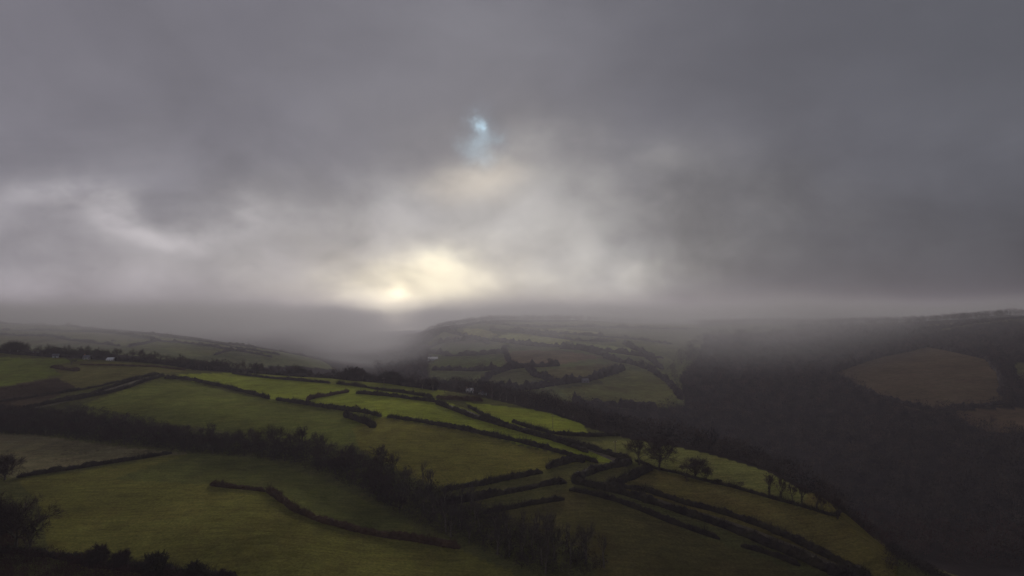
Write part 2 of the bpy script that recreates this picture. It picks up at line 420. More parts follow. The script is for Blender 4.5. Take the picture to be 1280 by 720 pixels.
# ------------------------------------------------------------------ hedges
def resample(pts, step):
    pts = np.array(pts, float); d = np.r_[0, np.cumsum(np.hypot(*np.diff(pts[:, :2], axis=0).T))]
    n = max(4, int(d[-1] / step)); t = np.linspace(0, d[-1], n)
    # smooth the corners a little
    x = np.interp(t, d, pts[:, 0]); y = np.interp(t, d, pts[:, 1])
    k = max(1, int(4 / step))
    if n > 6 * k:
        ker = np.ones(2 * k + 1) / (2 * k + 1)
        xs_ = np.convolve(np.pad(x, k, mode='edge'), ker, 'valid'); ys_ = np.convolve(np.pad(y, k, mode='edge'), ker, 'valid')
        xs_[0], ys_[0], xs_[-1], ys_[-1] = x[0], y[0], x[-1], y[-1]; x, y = xs_, ys_
    return x, y, t

def hedge_geo(pts, h, wd, seed=0, step=1.0, tw=14, tuft=.55, rough=.35, tww=.07):
    rg = np.random.default_rng(seed + 100)
    wob = np.array(pts, float)
    x, y, t = resample(wob, step)
    x = x + .35 * fbm(t / 17, t * 0 + seed, seed + 3, 2); y = y + .35 * fbm(t / 17, t * 0 + seed * 2, seed + 4, 2)
    tx, ty = np.gradient(x), np.gradient(y); L_ = np.hypot(tx, ty) + 1e-9; nx, ny = -ty / L_, tx / L_
    prof = np.array([(-1, 0), (-1.02, .35), (-.8, .78), (-.35, 1.0), (.35, 1.0), (.8, .78), (1.02, .35), (1, 0)])
    hh = h * np.maximum(.3, 1 + rough * .9 * fbm(t / 4.5, t * 0, seed + 1, 3) + rough * 0.9 * fbm(t / 21, t * 0 + 5, seed + 2, 2))
    ww = wd / 2 * (1 + .6 * fbm(t / 5, t * 0, seed + 6, 3))
    endf = np.clip(np.minimum(t, t[-1] - t) / 1.5 + .35, 0, 1); hh = hh * endf; ww = ww * endf
    n = len(x); m = len(prof)
    jit = rg.normal(0, .16, (n, m, 2))
    off = (prof[None, :, 0] + jit[:, :, 0]) * ww[:, None]; up = prof[None, :, 1] * hh[:, None] * (1 + jit[:, :, 1] * (prof[None, :, 1] > 0))
    X = x[:, None] + nx[:, None] * off; Y = y[:, None] + ny[:, None] * off
    G = Z(X, Y); zz_ = G + up - (prof[None, :, 1] == 0) * .35
    V_ = np.stack([X, Y, zz_], -1).reshape(-1, 3)
    i = np.arange(n - 1)[:, None]; j = np.arange(m - 1)[None, :]; a = i * m + j
    q_ = np.stack([a, a + m, a + m + 1, a + 1], -1).reshape(-1, 4)
    caps = np.array([list(range(0, 4)) , ])  # end caps as two quads each
    e = []
    for b_ in (0, (n - 1) * m): e += [(b_, b_ + 1, b_ + 6, b_ + 7), (b_ + 1, b_ + 2, b_ + 5, b_ + 6), (b_ + 2, b_ + 3, b_ + 4, b_ + 5)]
    q_ = np.vstack([q_, np.array(e)])
    # twigs sticking out of the trimmed body
    k = int(t[-1] * tw)
    ii = rg.integers(0, n - 1, k); jj = rg.integers(1, m - 1, k); f_ = rg.random(k)[:, None]
    V3 = V_.reshape(n, m, 3); clump = np.clip(.5 + 1.6 * fbm(t / 7, t * 0 + 9, seed + 8, 2), .05, 1.6)
    p0 = V3[ii, jj] * (1 - f_) + V3[ii + 1, jj] * f_
    outw = np.stack([nx[ii] * prof[jj, 0], ny[ii] * prof[jj, 0], .5 + prof[jj, 1]], -1) + rg.normal(0, .55, (k, 3))
    outw /= np.linalg.norm(outw, axis=1)[:, None]; ln = (tuft * rg.uniform(.3, 1.3, k) * (.45 + 1.1 * clump[ii]) * np.where((clump[ii] > .75) & (rg.random(k) < .3), 2.3, 1))[:, None]
    sd = np.cross(outw, rg.normal(0, 1, (k, 3))); sd /= np.linalg.norm(sd, axis=1)[:, None]
    tv = np.stack([p0 - sd * tww - outw * .1, p0 + sd * tww - outw * .1, p0 + outw * ln], 1).reshape(-1, 3)
    tf = np.arange(len(tv)).reshape(-1, 3) + len(V_)
    return np.vstack([V_, tv]), [q_, tf]

HN = [0]
def hedge(px_pts, h, wd, label, group=None, mat=None, name='hedge', cat='hedge', far=False, world=None, **kw):
    HN[0] += 1
    pts = world if world is not None else [P(a, b_, **((FARR if px_pts[0][0] > 1000 else FARH) if far else {})) for a, b_ in px_pts]
    v_, f_ = hedge_geo([p[:2] for p in pts], h * (1 if far else .78), wd * (1 if far else .66), HN[0], step=(3.0 if far else .8), tw=(4 if far else 46), tww=(.22 if far else .05),
                       tuft=(1.4 if far else .8), rough=(.9 if far else .55), **kw)
    o = obj(name, mesh_np(name, v_, f_, mat or M_HEDGE)); tag(o, label, cat, group); return o
FARH = dict(y0=760, y1=2100); FARR = dict(y0=560, y1=2100)
HG = 'hedges dividing the near fields'
N_H = [
 ([(205,473),(240,475.5),(280,484),(320,494),(337,499)], 2.8, 3.6, 'dark hedge under the left brow, along the top edge of the large dull field'),
 ([(345,500),(370,504),(400,509),(430,513),(460,517),(477,521)], 2.4, 3.0, 'dark hedge running below the red-brown scrub line, level with the bright strip fields'),
 ([(484,522),(520,527),(560,534),(600,542),(650,553),(700,567),(748,579)], 2.4, 2.8, 'long dark hedge falling from the gap in the middle to the lane junction'),
 ([(290,467),(320,471),(360,475),(413,479.5)], 2.2, 2.4, 'thin hedge on the skyline pasture, upper left of the strip fields'),
 ([(421,480),(460,485),(500,491),(541,497)], 2.2, 2.4, 'thin hedge along the top of the strip fields, nearer the valley houses'),
 ([(445,492),(480,495),(520,500),(552,504)], 2.4, 2.6, 'short straight hedge between the two bright strips'),
 ([(430,520),(445,525),(458,530),(468,535)], 3.4, 5.0, 'short thick clump of hedge standing alone below the long field hedge'),
 ([(545,505),(565,512),(585,520),(615,529),(640,536),(665,543),(700,553),(735,566)], 2.6, 3.4, 'hedge beside the lane that runs down the ridge top'),
 ([(585,509),(600,517),(615,525),(632,532)], 2.3, 2.6, 'hedge at the near edge of the brightest ridge-end field'),
 ([(640,528),(665,536),(700,544),(740,546),(775,545)], 2.0, 2.4, 'low hedge under the brightest field towards the wooded valley'),
 ([(680,547),(715,556),(745,564),(770,571),(790,578)], 2.6, 3.4, 'hedge on the valley side of the lane, above the junction'),
 ([(683,586),(700,581),(718,576),(732,578)], 3.2, 5.2, 'stubby thick hedge left of the junction of hedges'),
 ([(553,614),(580,610),(610,605),(640,598),(662,594),(679,592)], 2.2, 2.8, 'uppermost of the three hedges stepping down left of the junction'),
 ([(545,631),(575,628),(610,622),(640,615),(680,607),(709,604)], 2.8, 3.4, 'middle one of the three hedges stepping down left of the junction'),
 ([(604,642),(630,638),(660,631),(690,627),(706,625)], 2.0, 2.6, 'lowest and faintest of the three hedges left of the junction'),
 ([(717,603),(730,595),(750,587),(770,583),(790,580)], 3.2, 5.0, 'broad bushy hedge crossing from the junction up to the bare trees'),
 ([(757,606),(775,604),(792,598),(803,592),(816,587)], 2.8, 3.8, 'bushy hedge hooking up below the pair of bare trees'),
 ([(716,604),(745,610),(775,617),(800,625),(850,641),(900,657),(950,677),(1000,698),(1040,716),(1075,732)], 3.0, 3.6, 'longest dark hedge, lower side of the sunken lane, running out at the bottom edge'),
 ([(762,607),(800,613),(840,625),(880,636),(930,651),(970,666),(1010,684),(1050,703),(1090,726)], 2.2, 2.6, 'hedge on the upper side of the sunken lane, along the brown field'),
 ([(712,613),(750,621),(790,634),(830,651),(865,663),(900,675)], 1.8, 2.2, 'low scrubby hedge parallel with and below the sunken lane'),
 ([(926,684),(950,690),(975,698),(1000,708)], 1.6, 2.0, 'broken last piece of low hedge below the sunken lane'),
 ([(794,576),(810,582),(824,588),(850,592),(868,598),(892,604),(925,612),(960,622),(1000,633),(1045,648),(1085,663),(1128,692)], 1.2, 1.8, 'low hedge bank along the ridge edge under the bare trees'),
 ([(20,597),(60,591),(120,582),(180,573),(215,567)], 2.2, 2.8, 'dark hedge under the rough tussocky field on the far left'),
 ([(262,607),(285,610),(310,612),(332,615)], 1.6, 2.4, 'short low hedge starting in the middle of the olive field'),
 ([(335,614),(350,626),(368,639),(400,652),(440,663),(480,671),(530,678),(575,686)], 2.4, 3.0, 'curving hedge across the olive foreground field'),
 ([(0,690),(60,695),(110,705),(200,716),(300,726)], 2.6, 3.4, 'hedge along the very bottom left edge, under the round bushes'),
 ([(25,512),(70,503),(110,494),(150,481),(178,473)], 2.2, 2.6, 'hedge on the lower side of the pale lane at the left'),
 ([(70,503),(100,499),(135,492),(160,485),(178,478),(205,470)], 2.4, 3.2, 'hedge between the two pale strips of the lane at the left'),
 ([(0,503),(40,497),(80,491),(115,485),(155,476),(200,468)], 2.0, 2.4, 'hedge on the upper side of the pale lane, below the bracken'),
]
for pts, h, wd, lab in N_H: hedge(pts, h, wd, lab, HG, M_HEDGE_BROWN if 'olive' in lab else None)
hedge([(383,501),(396,497),(412,495),(425,492),(436,490)], 3.0, 4.2, 'red-brown scrubby hedge slanting across the bright strip field', HG, M_HEDGE_BROWN)
hedge([(100,456),(130,457),(165,458),(200,459),(232,463)], 1.6, 2.2, 'low brown scrub line below the treeline at the upper left', HG, M_HEDGE_BROWN)
hedge([(545,497),(560,500),(585,501),(604,502)], 2.8, 4.0, 'scrubby hedge where the ridge drops to the cottages', HG, M_HEDGE_BROWN)
hedge([(66,459),(80,462),(98,464)], 3.0, 6.0, 'flat patch of brown scrub behind the lone field tree', HG, M_HEDGE_BROWN)

# far hedgerows
FG = 'hedgerows on the far hills'
F_H = [
 ([(-40,404),(0,405),(50,406),(100,410),(150,416),(200,420),(260,428),(320,435),(400,450)], 3, 'hedgerow drawn along the skyline of the left far hill'),
 ([(-40,414),(0,413),(60,413),(120,415),(180,422),(195,426),(240,430),(290,438),(340,447)], 3, 'second hedgerow below the skyline of the left far hill'),
 ([(0,418),(50,420),(100,427),(150,433)], 3, 'hedgerow slanting above the left treeline'),
 ([(160,434),(180,430),(198,426)], 3, 'short cross hedgerow joining two hedges on the left far hill'),
 ([(268,444),(280,440),(292,438)], 3, 'tiny cross hedgerow low on the left far hill'),
 ([(200,421),(250,426),(300,436),(350,444)], 2.5, 'hedgerow between the pale fields of the left far hill'),
 ([(560,428),(590,424),(620,427),(660,432),(710,434),(760,446)], 6, 'dark wooded hedgerow under the bright fields of the middle hill'),
 ([(612,413),(650,416),(700,423),(720,426),(770,427)], 4, 'hedgerow between the two palest fields of the middle hill'),
 ([(640,411),(690,418),(750,421),(800,425),(840,430)], 4, 'topmost hedgerow fading into the cloud on the middle hill'),
 ([(540,463),(570,463),(600,464),(630,462),(660,459),(700,457)], 6, 'wooded hedgerow across the middle hill below the brown field'),
 ([(755,447),(770,452),(790,455),(812,462),(835,478),(852,500)], 6, 'hedgerow down the valley side of the large olive field'),
 ([(600,485),(640,488),(690,482),(730,477),(780,462)], 7, 'thick hedgerow above the large olive field of the middle hill'),
 ([(660,461),(668,470),(700,479)], 6, 'cross hedgerow beside the small brown field of the middle hill'),
 ([(700,436),(740,438),(790,444),(830,448)], 5, 'hedgerow below the green field right of the brown one'),
 ([(630,436),(634,448),(640,461),(612,470),(600,484)], 6, 'hedgerow falling down the left side of the brown field'),
 ([(530,440),(545,432),(570,428)], 5, 'hedgerow at the left end of the middle hill'),
 ([(535,441),(560,445),(600,444),(632,441)], 5, 'hedgerow above the white roofed barn'),
 ([(1040,466),(1060,459),(1100,446),(1160,433),(1200,441),(1235,449),(1252,470),(1254,495)], 6, 'hedgerow over the top of the big brown field on the right slope'),
 ([(1045,470),(1090,496),(1160,514),(1205,512),(1254,505)], 4, 'hedgerow along the foot of the big brown field on the right slope'),
 ([(1150,413),(1190,409),(1230,403),(1285,398)], 4, 'hedgerow along the misty skyline field at the right edge'),
 ([(600,404),(640,407),(700,409),(780,410),(860,412)], 4, 'misty hedgerow nearest the cloud on the middle hill'),
 ([(715,503),(745,506),(790,511),(822,516)], 7, 'wooded edge along the foot of the large olive field'),
 ([(540,480),(570,482),(600,485)], 6, 'short wooded hedgerow above the valley cottages'),
 ([(560,415),(585,422),(612,430)], 5, 'hedgerow falling from the cloud at the left shoulder of the middle hill'),
 ([(780,430),(800,440),(815,452),(828,462)], 6, 'hedgerow closing the right side of the middle hill fields'),
]
for pts, h, lab in F_H: hedge(pts, h, h * 1.1, lab, FG, M_SCRUB, far=True)

# ------------------------------------------------------------------ named single trees
def at_tree(kind, x, y, hp, label, group=None, far=False, **kw):
    p = P(x, y, **(FARH if far else {})); return plant(kind, p, hpx(p, hp), label, group, **kw)
at_tree(OAK1, 799, 581, 42, 'left one of the pair of tall bare trees on the ridge edge', rz=.4)
at_tree(OAK2, 824, 588, 50, 'right and taller one of the pair of bare trees on the ridge edge', rz=2.1)
at_tree(OAK3, 869, 598, 33, 'round bare tree with a dense spreading crown on the ridge edge', rz=1.0, wide=1.1)
at_tree(ASHL[0], 883, 600, 21, 'small bare tree leaning out beside the round tree', rz=.2)
at_tree(BUSHD, 897, 605, 7, 'low dark bush on the hedge bank right of the round tree', cat='bush', wide=1.5)
at_tree(SMALL[0], 925, 611, 10, 'tiny lone bare tree on the ridge hedge bank')
EDGE = [(962,622,28,'first from the left of the slender trees closing the ridge hedge'), (976,626,27,'thick-stemmed second of the slender trees on the ridge hedge'),
        (991,629,24,'slender bare tree forked low, third along the ridge hedge'), (1002,632,26,'fourth slender tree along the ridge hedge, straight stemmed'),
        (1021,638,22,'fifth slender tree, where the ridge hedge starts to drop'), (1028,641,20,'sixth slender tree, close beside the fifth'),
        (1047,649,24,'last slender tree before the ridge drops into the dark wood')]
for k, (x, y, hp, lab) in enumerate(EDGE): at_tree(EDGE_T[k % 3], x, y, hp * 1.15, lab, 'slender trees on the ridge hedge')
at_tree(SMALL[1], 89, 456, 12, 'lone dark tree standing in the upper left pasture', wide=1.1)
at_tree(SMALL[1], 662, 556, 9, 'small bare tree in the hedge above the stubby thick hedge')
at_tree(SMALL[2], 446, 513, 9, 'small stunted tree in the hedge of the bright strip field')
at_tree(ASHL[1], 343, 560, 34, 'bare tree standing above the wooded belt, left of the branching one', rz=2)
at_tree(OAK1, 378, 562, 34, 'wide branching bare tree standing above the wooded belt', rz=1.2)
at_tree(ASHL[2], 312, 556, 24, 'thin bare tree at the upper edge of the wooded belt', rz=1)
at_tree(OAK3, 209, 548, 20, 'low spreading tree on the upper edge of the wooded belt', rz=1)
at_tree(OAK2, 20, 690, 78, 'tall bare tree at the bottom left corner with a twiggy trunk', rz=1)
at_tree(ASHL[0], 36, 694, 66, 'bare tree leaning right at the bottom left corner', rz=3)
at_tree(OAK1, -14, 686, 80, 'bare tree cut off by the left edge at the bottom corner', rz=3)
at_tree(OAK3, 6, 600, 40, 'spreading bare tree cut off by the left edge beside the rough field', rz=1)
at_tree(BUSH[0], 120, 706, 30, 'grey twiggy bush, leftmost of the round bushes at the bottom', cat='bush', wide=.95)
at_tree(BUSH[1], 152, 710, 26, 'low twiggy bush between the grey bush and the dark round one', cat='bush')
at_tree(BUSHD, 195, 718, 33, 'darkest and roundest bush at the bottom left', cat='bush', wide=1.05)
at_tree(BUSHD, 244, 722, 24, 'dark bush right of the roundest one, at the bottom edge', cat='bush', rz=2)
at_tree(BUSH[2], 275, 727, 20, 'last small twiggy bush along the bottom edge', cat='bush')
at_tree(ASHL[1], 1237, 534, 17, 'lone bare tree in the brown field at the right edge')

# ------------------------------------------------------------------ groups of trees one can count
def scatter_band(lower, upper, n, rg, **kw):
    """points between two photo polylines, evenly spread on the ground"""
    lo = np.array([P(a, b_, **kw)[:2] for a, b_ in lower]); up = np.array([P(a, b_, **kw)[:2] for a, b_ in upper])
    poly = np.vstack([lo, up[::-1]]); mn, mxx = poly.min(0), poly.max(0); out_ = []
    tries = 0; dmin = 3.2
    while len(out_) < n and tries < n * 400:
        tries += 1
        p = mn + rg.random(2) * (mxx - mn)
        if not in_poly(np.array([p[0]]), np.array([p[1]]), poly)[0]: continue
        if any((p[0] - o[0]) ** 2 + (p[1] - o[1]) ** 2 < dmin ** 2 for o in out_): continue
        out_.append(p)
    return poly, out_
rg = np.random.default_rng(5)
BELT_LO = [(-30,540),(60,545),(160,557),(240,566),(320,572),(370,581),(420,601),(480,632),(520,655),(560,672),(620,696),(700,730)]
BELT_UP = [(-30,516),(60,521),(110,527),(200,540),(300,552),(380,560),(450,574),(500,592),(550,615),(600,640),(660,664),(760,712)]
bpoly, bpts = scatter_band(BELT_LO, BELT_UP, 215, rg)
for p in bpts:
    z = float(Z(p[0], p[1])); u = 640 + F * p[0] / p[1]
    if u > 500: k = THIN[rg.integers(3)] if rg.random() < .35 else ASH[rg.integers(4)]; h = rg.uniform(8, 12.5)
    elif u > 250: k = ASHL[rg.integers(3)] if rg.random() < .6 else SMALL[rg.integers(3)]; h = rg.uniform(6.5, 11.5)
    else: k = SMALL[rg.integers(3)] if rg.random() < .7 else ASHL[rg.integers(3)]; h = rg.uniform(5, 10)
    plant(k, (p[0], p[1], z), h, 'bare tree crowded among others in the wooded belt across the foreground', 'bare trees of the foreground wooded belt')
CREST_LO = [(-40,441),(0,442),(60,447),(120,450),(170,453),(235,461),(320,466),(400,471),(470,478),(500,483),(545,489)]
# the treeline behind the upper left pasture
cl = np.array([P(a, b_) for a, b_ in CREST_LO]); x_, y_, t_ = resample(cl[:, :2], 1.0)
d_ = 0.0
while d_ < t_[-1]:
    x0 = np.interp(d_, t_, x_); y0 = np.interp(d_, t_, y_); u = 640 + F * x0 / y0
    if u < 240: h = rg.uniform(9, 14); st = rg.uniform(8, 14)
    elif u < 330: h = rg.uniform(10, 15); st = rg.uniform(6, 10)
    elif u < 470: h = rg.uniform(6, 12); st = rg.uniform(7, 13)
    else: h = rg.uniform(4, 8); st = rg.uniform(6, 12)
    y1 = y0 + rg.uniform(2, 14); x1 = x0 * y1 / y0
    plant((SMALL + ASHL)[rg.integers(6)], (x1, y1, float(Z(x1, y1))), h, 'bare tree in the long dark row along the brow at the upper left', 'bare trees along the brow')
    d_ += st
hedge(None, 3.6, 7, 'continuous dark scrub under the row of trees along the brow', HG, M_SCRUB, world=[c + np.array([0, 6, 0]) for c in cl])
brow = np.vstack([[ [c[0], c[1] + 6] for c in cl ], [ [c[0] * (c[1] + 22) / c[1], c[1] + 22] for c in cl[::-1] ]])
# trees round the valley houses and along the foot of the ridge
FOOT = [(520,487,12),(528,489,14),(541,492,20),(556,494,14),(575,497,10),(600,498,16),(606,499,20),(615,501,22),(625,503,18),(633,504,22),(644,506,19),(655,508,17),(668,511,20),(680,513,18),(695,517,20),(705,521,18),(716,525,20),(728,528,16)]
for x, y, hp in FOOT:
    p = P(x, y, 300, 700); Y = p[1] + 14; X = (x - 640) / F * Y
    plant((ASHL + ASH)[rg.integers(7)], (X, Y, float(Z(X, Y))), hp * Y / F, 'bare tree in the row at the foot of the ridge near the cottages', 'bare trees at the foot of the ridge')
for k in range(32):
    src = F_H[rg.integers(6, 17)][0]; i = rg.integers(0, len(src) - 1); f = rg.random()
    p = P(src[i][0] * (1 - f) + src[i + 1][0] * f, src[i][1] * (1 - f) + src[i + 1][1] * f, **FARH)
    plant(SMALL[rg.integers(3)], p, rg.uniform(8, 13), 'faint bare tree standing in a hedgerow of the middle far hill', 'hedgerow trees on the middle far hill', wide=1.2)
for x, y, hp, lab in ((86,405,5,'dim tree clump on the skyline of the left far hill'), (143,428,4,'tiny tree in a hedgerow of the left far hill')):
    p = P(x, y, 800, 1700); plant(SMALL[0], p, hpx(p, hp), lab, wide=1.8)

# ------------------------------------------------------------------ undergrowth in the belt and the woods: uncountable
def puff_variants(n, k, seed):
    r = np.random.default_rng(seed); out_ = []
    for _ in range(n):
        c = r.normal(0, 1, (k, 3)); c /= np.linalg.norm(c, axis=1)[:, None]; c *= r.uniform(.55, 1.0, (k, 1)) ** .5
        lob = 1 + .25 * np.sin(c[:, :1] * 5 + _) * np.cos(c[:, 1:2] * 4); c = c * lob
        c[:, 2] = c[:, 2] * .42 + .58
        c[:, :2] *= .42
        d = c - np.array([0, 0, .25]); d /= np.linalg.norm(d, axis=1)[:, None]; d += r.normal(0, .35, (k, 3))
        sd = np.cross(d, r.normal(0, 1, (k, 3))); sd /= np.linalg.norm(sd, axis=1)[:, None]
        ln = r.uniform(.07, .16, (k, 1)); wd = r.uniform(.012, .028, (k, 1))
        tv = np.stack([c - sd * wd, c + sd * wd, c + d * ln], 1)
        st = np.array([[[-.02, 0, -.05], [.02, 0, -.05], [0, 0, .62]], [[0, -.02, -.05], [0, .02, -.05], [0, 0, .62]]])
        out_.append(np.concatenate([tv, st]).reshape(-1, 3))
    return out_
def mass(name, pts, hfun, variants, mat, label, cat=None, seed=0, wide=1.0):
    r = np.random.default_rng(seed); pts = np.asarray(pts); z = Z(pts[:, 0], pts[:, 1]); chunks = []
    hs = hfun(pts, r); a = r.random(len(pts)) * 6.283; vi = r.integers(0, len(variants), len(pts))
    for k, vb in enumerate(variants):
        m = vi == k
        if not m.any(): continue
        c, s = np.cos(a[m])[:, None], np.sin(a[m])[:, None]; h = hs[m][:, None]
        X = (vb[None, :, 0] * c - vb[None, :, 1] * s) * h * wide + pts[m, 0][:, None]
        Y = (vb[None, :, 0] * s + vb[None, :, 1] * c) * h * wide + pts[m, 1][:, None]
        chunks.append(np.stack([X, Y, vb[None, :, 2] * h + z[m][:, None]], -1).reshape(-1, 3))
    v_ = np.concatenate(chunks); f_ = np.arange(len(v_)).reshape(-1, 3)
    print(name, len(pts), 'plants', len(f_), 'faces')
    return tag(obj(name, mesh_np(name, v_, f_, mat)), label, cat, None, 'stuff')
def rand_in(poly, n, r, holes=()):
    poly = np.asarray(poly)[:, :2]; mn, mxx = poly.min(0), poly.max(0)
    if not holes:
        got = np.zeros((0, 2))
        for _ in range(60):
            p = mn + r.random((n * 2, 2)) * (mxx - mn); got = np.vstack([got, p[in_poly(p[:, 0], p[:, 1], [tuple(q) for q in poly])]])
            if len(got) >= n: break
        return got[:n]
    p = mn + r.random((n, 2)) * (mxx - mn); m = in_poly(p[:, 0], p[:, 1], [tuple(q) for q in poly])
    for hpoly in holes: m &= ~in_poly(p[:, 0], p[:, 1], [tuple(q) for q in hpoly])
    return p[m]
PV = puff_variants(6, 120, 3); PVL = puff_variants(6, 70, 8)
r = np.random.default_rng(44)
wide_lo = [(a, b_ + 1) for a, b_ in BELT_LO]; wide_up = [(a, b_ - 2) for a, b_ in BELT_UP]
up2, _ = scatter_band(wide_lo, wide_up, 0, rg)
under = rand_in(up2, 5600, r)
mass('undergrowth', under, lambda p, r: 1.0 + 3.4 * r.random(len(p)) ** 2, PVL, M_SCRUB, 'dark bramble and saplings under the wooded belt', seed=1, wide=1.25)
mass('undergrowth', rand_in(brow, 3800, r), lambda p, r: (2 + 7 * r.random(len(p)) * np.clip(1 - (p[:, 0] + 230) / 500, .35, 1)) * np.clip(.85 + 1.5 * fbm(p[:, 0] / 26, p[:, 1] / 26, 77, 2), .3, 1.5), PVL, M_SCRUB, 'dense dark thicket filling the row of trees along the brow', seed=11, wide=1.0)
# scrub in the bottom left corner and the bracken bank
corner = rand_in([P(a, b_, 110, 780)[:2] for a, b_ in ((-60,610),(20,640),(45,690),(110,703),(300,730),(200,745),(-60,745))], 1500, r)
mass('scrub', corner, lambda p, r: r.uniform(1.2, 3.2, len(p)), PVL, M_REDWOOD, 'dark reddish scrub filling the bottom left corner', seed=2, wide=1.4)
bank = rand_in([P(a, b_)[:2] for a, b_ in ((-30,490),(70,474),(92,484),(70,494),(20,502),(-30,520))], 2400, r)
mass('bracken', bank, lambda p, r: r.uniform(.6, 1.8, len(p)), PVL, M_BRACKEN, 'dead brown bracken on the bank at the left', seed=3, wide=1.6)
bank = rand_in([P(a, b_)[:2] for a, b_ in ((-30,505),(40,512),(100,508),(150,520),(240,538),(200,545),(60,526),(-30,522))], 1100, r)
mass('scrub', bank, lambda p, r: r.uniform(.8, 3.2, len(p)), PVL, M_SCRUB, 'dark scrub above the wooded belt at the left', seed=4, wide=1.5)
tus = rand_in([P(a, b_)[:2] for a, b_ in ((95,548),(200,560),(175,572),(110,580),(60,584))], 420, r)
mass('rough_grass', tus, lambda p, r: r.uniform(.3, .8, len(p)), PVL, M_BRACKEN, 'dark tussocks dotted over the rough field', seed=5, wide=2.2)
# woods of the valley and the far slopes, kept off every field
woodpoly = [tuple(p[:2]) for p in crest] + [P(1128, 694)[:2], (140, 190), (260, 120), (900, 200), (1500, 1300), (1000, 1900), (300, 2000), (-200, 1750), (-330, 1500), (-200, 900)]
left_hill = [P(a, b_, 700, 1750)[:2] for a, b_ in ((-300,404),(0,405),(60,406),(120,411),(200,420),(260,428),(320,435),(400,450),(420,470),(300,462),(200,450),(0,438),(-300,436))]
mid_hill = [P(a, b_, **FARH)[:2] for a, b_ in ((546,428),(566,416),(600,404),(700,403),(860,404),(880,420),(850,440),(835,462),(856,505),(820,514),(715,502),(640,488),(600,482),(552,478),(544,462))]
cr = np.array([c[:2] for c in crest[5:]])
def grow_h(p, r):
    u = 640 + F * p[:, 0] / p[:, 1]; dd = p[:, 1] - np.interp(u, [c[0] for c in crest_px], [q[1] for q in crest])
    return np.clip(.45 + dd / 60, .45, 1) * r.uniform(7, 12, len(p)) * (1 + .35 * fbm(p[:, 0] / 60, p[:, 1] / 60, 31, 2))
cand = rand_in(woodpoly, 90000, r, list(FARPOLY) + [left_hill, mid_hill])
dist = np.hypot(cand[:, 0], cand[:, 1]); u_ = 640 + F * cand[:, 0] / cand[:, 1]
# tree tops of the nearest wood stay under the ridge edge, so start a little down the slope
cy_ = np.interp(u_, [c[0] for c in crest_px], [p[1] for p in crest]); keep = (cand[:, 1] > cy_ + np.where(u_ > 560, 3, 60))
keep &= (r.random(len(cand)) < np.clip(1.25 - dist / 1500, .22, 1)) & (u_ > 470)
cand = cand[keep]; dist = dist[keep]; u_ = u_[keep]
g1 = u_ > 860
red = g1 & (u_ > 1080 + 60 * fbm(cand[:, 0] / 50, cand[:, 1] / 50, 61, 2)) & (dist < 520)
mass('woodland', cand[red], grow_h, PV, M_REDWOOD, 'dark reddish thicket low in the bottom right corner', seed=16)
g1 = g1 & ~red; endp = rand_in([P(a, b_, 110, 400)[:2] for a, b_ in ((1100,735),(1108,700),(1122,690),(1150,705),(1210,745))], 500, r)
mass('scrub', endp, lambda p, r: r.uniform(1, 4, len(p)), PVL, M_SCRUB, 'dark scrub where the near ridge runs out at the lower right', seed=17, wide=1.2)
mass('woodland', cand[g1], grow_h, PV, M_WOOD, 'dark bare woodland filling the deep valley on the right', seed=6)
mass('woodland', cand[~g1], grow_h, PVL, M_WOOD, 'bare woodland between the fields of the middle hill', seed=7)

# ------------------------------------------------------------------ lanes
def strip(name, pts, wd, label):
    x, y, t = resample([P(a, b_)[:2] for a, b_ in pts], 1.5)
    tx, ty = np.gradient(x), np.gradient(y); L_ = np.hypot(tx, ty); nx, ny = -ty / L_, tx / L_
    o = np.array([-1, -.33, .33, 1]) * wd / 2
    X = x[:, None] + nx[:, None] * o; Y = y[:, None] + ny[:, None] * o; v_ = np.stack([X, Y, Z(X, Y) + .06], -1).reshape(-1, 3)
    i = np.arange(len(x) - 1)[:, None]; j = np.arange(3)[None, :]; a = i * 4 + j
    tag(obj(name, mesh_np(name, v_, np.stack([a, a + 4, a + 5, a + 1], -1).reshape(-1, 4), M_TRACK, True)), label, None, None, 'structure')
strip('lane', [(20,514),(60,507),(100,498),(140,486),(172,476),(205,468)], 5.5, 'pale lane between hedges at the left')
strip('lane', [(560,507),(600,521),(640,533),(670,541),(700,550),(740,563),(770,576)], 4.0, 'lane running down the ridge')
strip('lane', [(722,602),(770,611),(820,625),(880,644),(940,664),(1000,688),(1060,716)], 3.2, 'sunken lane between two hedges')

